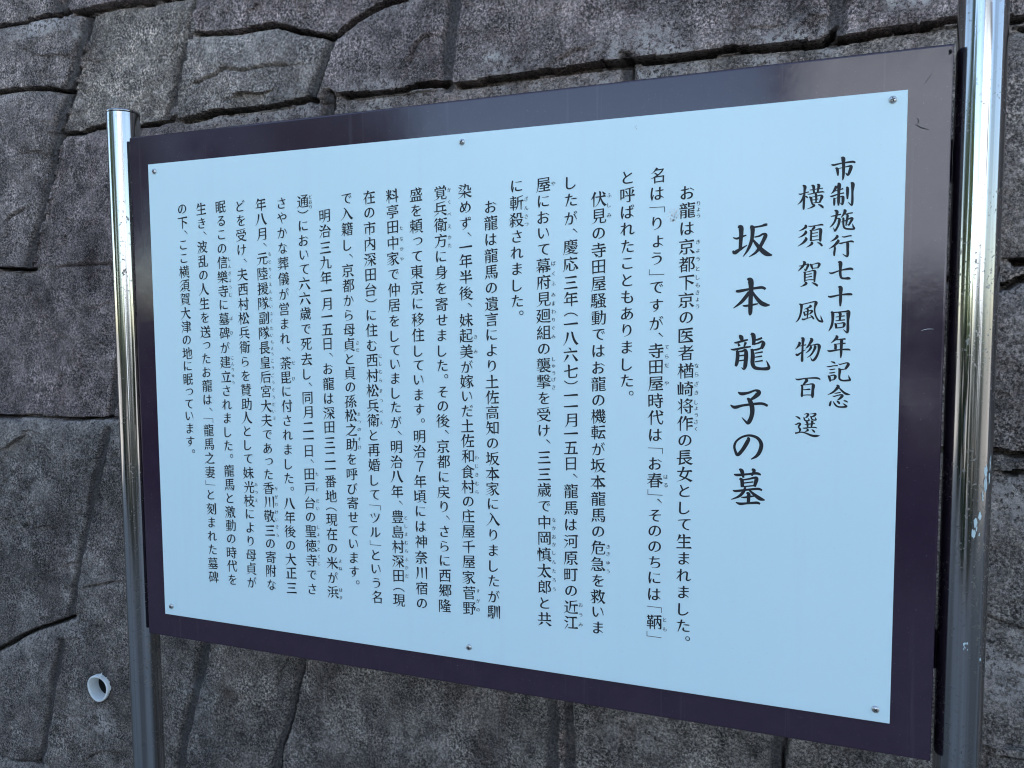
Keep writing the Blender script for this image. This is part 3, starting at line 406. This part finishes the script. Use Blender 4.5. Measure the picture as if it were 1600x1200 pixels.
back = np.array([(x, WZ+.55, z) for x, z in ((WX0, Z0-WY0), (WX1, Z0-WY0), (WX1, 0), (WX0, 0))])
co = np.concatenate([co, back])
rims = [list(idx[0, :])+[b0+1, b0], list(idx[-1, ::-1])+[b0+3, b0+2], list(idx[::-1, 0])+[b0, b0+3], list(idx[:, -1])+[b0+2, b0+1], [b0, b0+1, b0+2, b0+3]]
me = bpy.data.meshes.new('stone_wall')
loops = np.concatenate([quads.ravel()]+[np.array(r) for r in rims]); sizes = np.concatenate([np.full(len(quads), 4), [len(r) for r in rims]])
me.vertices.add(len(co)); me.vertices.foreach_set('co', co.ravel())
me.loops.add(len(loops)); me.loops.foreach_set('vertex_index', loops.astype(np.int32))
me.polygons.add(len(sizes)); me.polygons.foreach_set('loop_start', np.concatenate([[0], np.cumsum(sizes)[:-1]]).astype(np.int32))
me.update(calc_edges=True)
sm_ = np.ones(len(sizes), bool); sm_[len(quads):] = False; me.polygons.foreach_set('use_smooth', sm_)
a = me.attributes.new('stone_tint', 'FLOAT_COLOR', 'POINT'); a.data.foreach_set('color', np.concatenate([np.concatenate([TINT.reshape(-1, 3), np.ones((n_y*n_x, 1))], 1), np.array([[.15, .12, .11, 1]]*4)]).ravel().astype(np.float32))
for nm, arr in (('dirt_shade', DIRT_SHADE), ('lichen', LICH), ('mortar', MORTAR)):
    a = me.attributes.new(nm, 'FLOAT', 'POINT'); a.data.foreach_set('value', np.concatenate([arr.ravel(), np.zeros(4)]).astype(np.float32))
me.set_sharp_from_angle(angle=math.radians(38)); me.validate()
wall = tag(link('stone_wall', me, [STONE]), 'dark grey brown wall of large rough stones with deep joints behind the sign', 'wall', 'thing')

# drain pipe set into the wall, its mouth standing proud of the stone
RING = np.abs(np.hypot(GX-PX, GY-PY)-PR-.006) < .004
PIPE_Y = WZ-float(H[RING].mean())-.006
bm = bmesh.new()
lathe(bm, [(PR, .13), (PR, .0015), (PR-.0008, 0), (PR-.0030, 0), (PR-.0036, .001), (PR-.0036, .021), (PR-.0036, .09), (0, .091)], 56)
for v in bm.verts:
    wob = .0012*math.sin(2*math.atan2(v.co.y, v.co.x)+.6) if v.co.z < .005 else 0
    v.co = Vector((v.co.x, PIPE_Y+v.co.z+wob, v.co.y)).copy()
    v.co += Vector((PX, 0, Z0-PY))
bmesh.ops.recalc_face_normals(bm, faces=bm.faces)
burr = [bm.verts.new(W(PX+.005, PY-.0235, PIPE_Y-.0005)), bm.verts.new(W(PX+.011, PY-.0215, PIPE_Y-.0005)), bm.verts.new(W(PX+.013, PY-.031, PIPE_Y+.001))]
bm.faces.new(burr)
for f in bm.faces: f.material_index = 1 if f.calc_center_median().y > PIPE_Y+.023 and (f.calc_center_median()-W(PX, PY, f.calc_center_median().y)).length < PR-.002 else 0
pipe = tag(from_bm('drain_pipe', bm, [PVC, DARK], wall, True), 'pale plastic drain pipe mouth set in the stone')

# ------------------------------------------------------------------ brush-like characters
GL = {}
def glyph_outline(ch, bold=0.0):
    """Outline of one character in em units: the plain stroke ends of the built-in font become brush-like ones."""
    if (ch, bold) in GL: return GL[ch, bold]
    cu = bpy.data.curves.new('t', 'FONT'); cu.body = ch; cu.size = 1.0
    ob = bpy.data.objects.new('t', cu); bpy.context.scene.collection.objects.link(ob)
    oc = ob.to_curve(bpy.context.evaluated_depsgraph_get())
    spl = [[[V2(p.co[:2]), V2(p.handle_left[:2]), V2(p.handle_right[:2])] for p in s.bezier_points] for s in oc.splines]
    ob.to_curve_clear(); bpy.data.objects.remove(ob); bpy.data.curves.remove(cu)
    def area(s): return 0.5*sum(a[0].x*b[0].y-b[0].x*a[0].y for a, b in zip(s, s[1:]+s[:1]))
    sgn = 1 if max((area(s) for s in spl), key=abs) > 0 else -1      # +1: counter-clockwise outside
    kanji = ch >= '\u4e00'
    plain = ch in '「」（）。'
    if not plain:
        for s in spl:
            n = len(s); delta = [V2((0, 0)) for _ in s]
            co = [p[0].copy() for p in s]
            tin = []; tout = []
            for i in range(n):
                h = s[i][1] if (s[i][1]-co[i]).length > 1e-4 else co[i-1]
                g = s[i][2] if (s[i][2]-co[i]).length > 1e-4 else co[(i+1) % n]
                tin.append((co[i]-h).normalized()); tout.append((g-co[i]).normalized())
            for i in range(n):                                        # thin the horizontals
                t = tin[i]+tout[i]
                nrm = V2((t.y, -t.x))*sgn
                if nrm.length > 1e-6: nrm.normalize()
                delta[i] += V2((nrm.x*((.006 if kanji else .012)+bold), nrm.y*((-.007 if kanji else .001)+bold*.7)))
            for i in range(n):
                j = (i+1) % n
                e = co[j]-co[i]; L = e.length
                if not .03 < L < .115: continue
                g = min(1, L/.07)
                c1 = (tin[i].x*e.y-tin[i].y*e.x)*sgn/L; c2 = (e.x*tout[j].y-e.y*tout[j].x)*sgn/L
                d1 = tin[i].dot(e)/L; d2 = tout[j].dot(e)/L
                if c1 < .6 or c2 < .6 or d1 > .75 or d2 > .75 : continue
                d = V2((e.y, -e.x))*sgn/L
                th = math.degrees(math.atan2(d.y, d.x))
                a, b = i, j
                mid = (co[i]+co[j])/2
                def upper(p, q): return (p, q) if co[p].y > co[q].y else (q, p)
                def lefter(p, q): return (p, q) if co[p].x < co[q].x else (q, p)
                if kanji:
                    if abs(th) < 22:
                        u, l = upper(a, b); delta[u] += V2((-.035, .034))*g; delta[l] += V2((.010, -.012))*g
                    elif abs(th) > 158:
                        u, l = upper(a, b); delta[u] += V2((-.010, .004))*g; delta[l] += V2((.022, .006))*g
                    elif -112 < th < -68:
                        l, r = lefter(a, b); delta[l] += V2((.014, .012))*g; delta[r] += V2((-.016, -.012))*g
                    elif 68 < th < 112:
                        l, r = lefter(a, b); delta[l] += V2((-.030, .020))*g; delta[r] += V2((.006, -.034))*g
                    elif -158 <= th <= -112:
                        for k in (a, b): delta[k] += (mid-co[k])*.78+d*.02
                    elif -68 <= th <= -22:
                        u, l = upper(a, b); delta[u] += V2((.05, -.006))*g; delta[l] += V2((-.012, -.030))*g
                    else:
                        for k in (a, b): delta[k] += (mid-co[k])*.3
                else:
                    for k in (a, b): delta[k] += (mid-co[k])*(.7 if th < -20 else .25)+d*.012
            for p, dl in zip(s, delta):
                for k in range(3): p[k] = p[k]+dl
        sh = .085 if kanji else .05
        for s in spl:
            for p in s:
                for k in range(3): p[k] = V2((p[k].x, p[k].y+sh*(p[k].x-.46)))
    polys = []
    for s in spl:
        pl = []
        for p, q in zip(s, s[1:]+s[:1]):
            a, b, c, d = p[0], p[2], q[1], q[0]
            ch_ = d-a; L = max(ch_.length, 1e-6)
            bend = max(abs(ch_.cross(b-a)), abs(ch_.cross(c-a)))/L
            n = 1 if bend < .002 else (3 if bend < .03 else 6)
            for k in range(n):
                t = k/n; u = 1-t
                pl.append(a*u**3+b*3*u*u*t+c*3*u*t*t+d*t**3)
        polys.append(pl)
    xs = [q.x for pl in polys for q in pl]; ys = [q.y for pl in polys for q in pl]
    bx, by = (min(xs)+max(xs))/2, (min(ys)+max(ys))/2
    GL[ch, bold] = fill_polys([[(q.x-bx, q.y-by) for q in pl] for pl in polys])
    return GL[ch, bold]
def fill_polys(polys):
    """(vertices, triangles) of the union of closed outlines, non-zero winding"""
    verts, edges = [], []
    for pl in polys:
        o = len(verts); verts += [V2(p) for p in pl]
        edges += [(o+k, o+(k+1) % len(pl)) for k in range(len(pl))]
    v, e, f = delaunay_2d_cdt(verts, edges, [], 0, 1e-7)[:3]
    P = np.array([tuple(p) for p in v]); F = np.array([tuple(t) for t in f if len(t) == 3])
    C = P[F].mean(1); W = np.zeros(len(F))
    for pl in polys:
        A = np.array([tuple(p) for p in pl]); B = np.roll(A, -1, 0)
        for (ax, ay), (bx, by) in zip(A, B):
            if ay == by: continue
            hit = ((ay <= C[:, 1]) != (by <= C[:, 1])) & (C[:, 0] < ax+(C[:, 1]-ay)*(bx-ax)/(by-ay))
            W += hit*(1 if by > ay else -1)
    return P, F[np.abs(W) > .5]
def put_glyph(store, ch, x, y, size, turn=0.0, sx=1.0, bold=0.0):
    P, F = glyph_outline(ch, bold)
    ca, sa = math.cos(turn), math.sin(turn)
    o = sum(len(p) for p, _ in store)
    Q = P*np.array([size*sx, size])
    store.append((np.stack([x+Q[:, 0]*ca-Q[:, 1]*sa, y+Q[:, 0]*sa+Q[:, 1]*ca], 1), F+o))
def brush(points, w_scale=1.0):
    """closed outline polygon of one brush stroke through (x, y, width) points"""
    P = [points[0]]+list(points)+[points[-1]]
    path = []
    for i in range(1, len(P)-2):
        p0, p1, p2, p3 = P[i-1], P[i], P[i+1], P[i+2]
        for k in range(8):
            t = k/8
            path.append(tuple(.5*((2*b)+(-a+c)*t+(2*a-5*b+4*c-d)*t*t+(-a+3*b-3*c+d)*t**3) for a, b, c, d in zip(p0, p1, p2, p3)))
    path.append(tuple(points[-1]))
    L, R = [], []
    for i, p in enumerate(path):
        a, b = path[max(i-1, 0)], path[min(i+1, len(path)-1)]
        t = V2((b[0]-a[0], b[1]-a[1])).normalized(); n = V2((-t.y, t.x)); w = max(p[2], 1e-5)*w_scale/2
        L.append(V2(p[:2])+n*w); R.append(V2(p[:2])-n*w)
    return L+R[::-1]

# ------------------------------------------------------------------ the sign: two posts, a board, a plate with its lettering
sign = bpy.data.objects.new('information_sign', None); COL.objects.link(sign)
sign.location = (.46, .02, 0); bpy.context.view_layer.update()
tag(sign, 'Japanese history sign, white plate on maroon board between two stainless steel posts', 'sign')
POST_R, POST_Y, POST_TOP = .0208, .0203, Z0+.0745
XL, XR = -.0597, .9621
for px in (XL, XR):
    top = POST_TOP+(.014 if px > 0 else 0)
    bm = bmesh.new(); lathe(bm, [(POST_R, .0), (POST_R, top)], 128, px, POST_Y)
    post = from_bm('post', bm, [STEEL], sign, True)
    bm = bmesh.new(); r = POST_R
    lathe(bm, [(r-.0012, top-.002), (r-.0012, top+.0004), (r+.0004, top+.0006), (r+.0004, top+.0030), (r-.0015, top+.0042), (r*.6, top+.0062), (0, top+.0070)], 128, px, POST_Y)
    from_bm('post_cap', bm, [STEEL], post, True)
    if px > 0: right_post = post
BL, BR, BT, BB = -.0325, .9370, -.0378, .6378
bm = bmesh.new(); box(bm, (BL, .002, Z0-BB), (BR, .0400, Z0-BT), .0022, 3)
board = from_bm('board', bm, [MAROON], sign)
for x0, x1 in ((XL-.012, XL+.06), (XR-.05, XR+.012)):
    for y in (.06, .54):
        bm = bmesh.new(); box(bm, (x0, .0401, Z0-y-.02), (x1, .0451, Z0-y+.02), .001)
        from_bm('mounting_bracket', bm, [MAROON], sign)
bm = bmesh.new(); box(bm, (0, 0, Z0-.6053), (.9, .0026, Z0), .0003, 1)
plate = from_bm('plate', bm, [PLATE], sign)
def screw(x, y, turn):
    bm = bmesh.new(); R = .0036
    lathe(bm, [(R, .0005), (R, -.0006), (R*.93, -.0013), (R*.75, -.0020), (R*.4, -.0025), (0, -.0026)], 28)
    for f in bm.faces: f.material_index = 0
    n0 = len(bm.faces); bm.faces.ensure_lookup_table()
    for q in (0, math.pi/2):                                           # cross recess
        r = bmesh.ops.create_cube(bm, size=1.0)
        for v in r['verts']:
            v.co = Vector((v.co.x*R*1.05, v.co.y*R*.24, -.0021+v.co.z*.0013+(0.0001 if q else 0)))
        bmesh.ops.rotate(bm, verts=r['verts'], cent=(0, 0, 0), matrix=Matrix.Rotation(q+turn, 3, 'Z'))
        for v in r['verts']:
            for f in v.link_faces: f.material_index = 1
    for v in bm.verts: v.co = Vector((x+v.co.x, v.co.z, Z0-y+v.co.y))
    bmesh.ops.recalc_face_normals(bm, faces=bm.faces)
    o = from_bm('screw', bm, [SCREW, DARK], plate)
    o.data.polygons.foreach_set('use_smooth', [p.material_index == 0 for p in o.data.polygons])
for k, (x, y) in enumerate(((.0108, .0098), (.4510, .0094), (.8874, .0079), (.0117, .5931), (.4533, .5897), (.8871, .5926))): screw(x, y, .4+k*.7)
INK_Y = -.0003
def ink_mesh(name, store):
    V = np.concatenate([p for p, _ in store]); F = np.concatenate([f for _, f in store])
    me = bpy.data.meshes.new(name)
    me.from_pydata([(x, INK_Y, Z0-y) for x, y in V], [], F.tolist())
    return link(name, me, [INK], plate)
def put(store, ch, x, y, size, **kw):
    """like put_glyph with y running down the plate"""
    n = len(store); put_glyph(store, ch, 0, 0, size, **kw)
    P, F = store[n]; store[n] = (np.stack([x+P[:, 0], y-P[:, 1]], 1), F)
BODY_EM, RUBY_EM = .0172, .0054
def stroke_column(name, glyphs, unit, fat):
    st = []
    for ch, strokes in glyphs:
        P, F = fill_polys([[(p.x, p.y) for p in brush([(a*unit, b*unit, w*fat*unit) for a, b, w in q])] for q in strokes])
        st.append((P, F+sum(len(p) for p, _ in st)))
    return ink_mesh(name, st)
for glyphs in HEAD_STROKES: stroke_column('heading_column', glyphs, 1e-5, 1.18)
for glyph in TITLE: stroke_column('title_character', [glyph], 1e-4, 1.18)
for cx, text, ys, ruby in BODY:
    st = []; x = cx/1e4
    for ch, y in zip(text, ys):
        y /= 1e4
        if ch == '、': put(st, ch, x+.0048, y, BODY_EM*1.05)
        elif ch == '。': put(st, ch, x+.0048, y, BODY_EM*.95)
        elif ch in '「」':
            h = BODY_EM; k = 1 if ch == '「' else -1; a, b, t = .46*h*k, .17*h*k, .036*h*k
            P, F = fill_polys([[(x-a, y-b), (x+a, y-b), (x+a, y+b), (x+a-t, y+b), (x+a-t, y-b+t), (x-a, y-b+t)]])
            st.append((P, F+sum(len(p) for p, _ in st)))
        elif ch in '（）': put(st, ch, x, y, BODY_EM*.95, turn=-math.pi/2)
        elif ch in 'っょ': put(st, ch, x+.0013, y, BODY_EM)
        elif ch >= '\u4e00': put(st, ch, x, y, BODY_EM, bold=.008)
        else: put(st, ch, x, y, BODY_EM*.91, bold=.008)
    for rt, rys in ruby:
        for ch, y in zip(rt, rys): put(st, ch, x+.0112, y/1e4, RUBY_EM, bold=.002)
    ink_mesh('text_column', st)
# small marks of wear on plate, board and post
rw = random.Random(3)
def flakes(name, cx, cy, rx, ry, n, smin, smax, k, parent, Y):
    bm = bmesh.new()
    for _ in range(n):
        a, r = rw.uniform(0, 6.28), rw.random()**.7
        x, y, s = cx+rx*r*math.cos(a), cy+ry*r*math.sin(a), rw.uniform(smin, smax)
        nn = rw.randint(5, 8); ph = rw.random()*6
        bm.faces.new([bm.verts.new((x+s*rw.uniform(.5, 1.3)*math.cos(ph+6.283*q/nn), Y, Z0-y+s*rw.uniform(.5, 1.3)*math.sin(ph+6.283*q/nn))) for q in range(nn)])
    return from_bm(name, bm, [k], parent)
flakes('scuff_mark', .6865, .1025, .0065, .0075, 46, .0003, .0011, SCUFF, plate, -.00036)
flakes('scuff_mark', .6475, .0115, .0012, .002, 6, .0003, .0007, DROP, plate, -.00036)
flakes('paint_chip', .9335, -.031, .0016, .0035, 7, .0006, .0014, SCRATCH, board, .0017)
def scratch(pts, w):
    P, F = fill_polys([[(p.x, p.y) for p in brush([(x, y, w*(.3 if k in (0, len(pts)-1) else 1)) for k, (x, y) in enumerate(pts)])]])
    me = bpy.data.meshes.new('scratch'); me.from_pydata([(x, .0017, Z0-y) for x, y in P], [], F.tolist()); return me
for pts, k, w in (([(.9135, -.0045), (.9165, -.0085), (.9195, -.0125)], SCRATCH, .0005), ([(.907, .0315), (.912, .035), (.9185, .0375)], SCRATCH, .0009), ([(.9085, .026), (.9095, .029), (.9085, .032)], SCRATCH, .0008), ([(.917, .222), (.922, .2205), (.9275, .2205)], SCUFF, .0004)):
    link('scratch', scratch(pts, w), [k], board)
def post_spot(ang, y, da, dy, seed):
    """a splash dried onto the right post, lying on its round surface"""
    r_ = random.Random(seed); bm = bmesh.new(); R = POST_R+.0003
    for _ in range(9):
        a0, y0 = ang+r_.uniform(-da, da), y+r_.uniform(-dy, dy); s = r_.uniform(.35, 1)
        vs = [bm.verts.new((XR+R*math.cos(a0+s*da*.55*r_.uniform(.5, 1.2)*math.cos(q*.8976)), POST_Y+R*math.sin(a0+s*da*.55*r_.uniform(.5, 1.2)*math.cos(q*.8976)), Z0-y0+s*dy*.5*r_.uniform(.5, 1.2)*math.sin(q*.8976))) for q in range(7)]
        bm.faces.new(vs)
    from_bm('paint_splash', bm, [DROP], right_post)
A0 = math.radians(-100)
post_spot(A0+.95, .357, .16, .014, 1); post_spot(A0+.42, .400, .20, .013, 2); post_spot(A0+.70, .376, .05, .004, 3); post_spot(A0+.2, .52, .08, .005, 4); post_spot(A0+.9, .53, .05, .003, 5); post_spot(A0+1.1, .345, .05, .006, 6)

# ------------------------------------------------------------------ across the lane: unseen things added for the steel and paint to reflect
LEAF = flat_material('leaf_green', (.050, .085, .028), .55, 0, .5, 6)
BARK = flat_material('bark', (.10, .075, .055), .9, 0, .3, 40)
PLASTER = flat_material('white_plaster', (.60, .66, .73), .85, 0, .05, 2)
TILE = flat_material('dark_roof_tile', (.07, .07, .08), .6, 0, .2, 6)
GLASS = flat_material('window_glass', (.03, .035, .04), .08, 0, .1, 2)
FRAME = flat_material('bronze_frame', (.12, .10, .08), .4, .6, .1, 5)
def plant(name, x, y, h, spread, n, label, cat, group, seed, stem=.0):
    r_ = random.Random(seed)
    root = bpy.data.objects.new(name, None); COL.objects.link(root); root.location = (x, y, 0)
    bpy.context.view_layer.update(); tag(root, label, cat, group=group)
    bm = bmesh.new()
    for q in range(5 if stem else 4):
        a = r_.uniform(0, 6.28); tip = Vector((x+spread*.45*math.cos(a), y+spread*.45*math.sin(a), h*r_.uniform(.6, .85)))
        base_ = Vector((x, y, stem*.7)) if stem else Vector((x+.1*math.cos(a), y+.1*math.sin(a), 0)); rad = .05 if stem else .02
        ring0, ring1 = [], []
        for c in range(6):
            o = Vector((math.cos(c*1.047), math.sin(c*1.047), 0))
            ring0.append(bm.verts.new(base_+o*rad)); ring1.append(bm.verts.new(tip+o*rad*.3))
        for c in range(6): bm.faces.new((ring0[c], ring0[(c+1) % 6], ring1[(c+1) % 6], ring1[c]))
    if stem: lathe(bm, [(.13, 0), (.10, .3), (.085, stem), (.06, stem*1.3)], 10, x, y)
    from_bm('trunk' if stem else 'stem', bm, [BARK], root)
    blobs = [(r_.uniform(-.6, .6)*spread, r_.uniform(-.6, .6)*spread, stem+(h-stem)*r_.uniform(.12, .85), r_.uniform(.28, .5)*spread) for _ in range(9)]
    V_, F_ = [], []
    for _ in range(n):
        bx, by, bz, br = r_.choice(blobs)
        d = Vector((r_.gauss(0, 1), r_.gauss(0, 1), r_.gauss(0, 1))).normalized()*br*r_.uniform(.55, 1.05)
        p = Vector((x+bx, y+by, max(bz, .1)))+d
        if p.z < .05: continue
        u = Vector((r_.gauss(0, 1), r_.gauss(0, 1), r_.gauss(0, .6))).normalized(); w = u.cross(Vector((r_.gauss(0, 1), r_.gauss(0, 1), 1))).normalized(); s_ = r_.uniform(.05, .10)
        o = len(V_); V_ += [p-u*s_, p+w*s_*.45, p+u*s_, p-w*s_*.45]; F_.append((o, o+1, o+2, o+3))
    me = bpy.data.meshes.new('crown'); me.from_pydata(V_, [], F_)
    link('crown' if stem else 'foliage', me, [LEAF], root)
for k in range(11):
    plant('shrub', -6.2+1.2*k+.25*math.sin(k*2.3), -4.9-.2*math.cos(k*1.7), 1.95+.15*math.sin(k*3.1), .85, 2600, 'unseen round green shrub added across the lane for reflections', 'shrub', 'added shrubs across the lane', 40+k)
for k, (x, y, h) in enumerate(((-5.3, -7.2, 5.6), (-6.6, -6.2, 6.2), (-8.4, -4.6, 6.0), (-9.6, -8.0, 7.0))):
    plant('tree', x, y, h, 2.3, 14000, 'unseen green leafy tree added beyond the shrubs for reflections', 'tree', 'added trees across the lane', 80+k, 1.5)
house = bpy.data.objects.new('house', None); COL.objects.link(house); house.location = (5, -16, 0); bpy.context.view_layer.update()
tag(house, 'unseen white plastered house with dark roof, added across the lane for reflections', 'house')
HX0, HX1, HY0, HY1, HH = .6, 9.6, -20.0, -13.0, 6.4
bm = bmesh.new(); box(bm, (HX0, HY0, 0), (HX1, HY1, HH)); from_bm('wall', bm, [PLASTER], house)
bm = bmesh.new(); e = .5
p = [bm.verts.new(c) for c in ((HX0-e, HY0-e, HH), (HX1+e, HY0-e, HH), (HX1+e, HY1+e, HH), (HX0-e, HY1+e, HH), (HX0-e, (HY0+HY1)/2, HH+1.9), (HX1+e, (HY0+HY1)/2, HH+1.9))]
for f in ((0, 1, 5, 4), (2, 3, 4, 5), (0, 4, 3), (1, 2, 5), (0, 3, 2, 1)): bm.faces.new([p[i] for i in f])
from_bm('roof', bm, [TILE], house)
for x, rows_ in ((2.2, (.6,)), (4.6, (.6,)), (8.2, (.6, 3.95))):
    for z in rows_:
        bm = bmesh.new(); box(bm, (x-.75, HY1+.004, z), (x+.75, HY1+.05, z+1.3), .01, 1); win = from_bm('window', bm, [FRAME], house)
        for q in (-1, 1):
            bm = bmesh.new(); box(bm, (x+q*.355-.33, HY1+.052, z+.07), (x+q*.355+.33, HY1+.06, z+1.23)); from_bm('pane', bm, [GLASS], win)
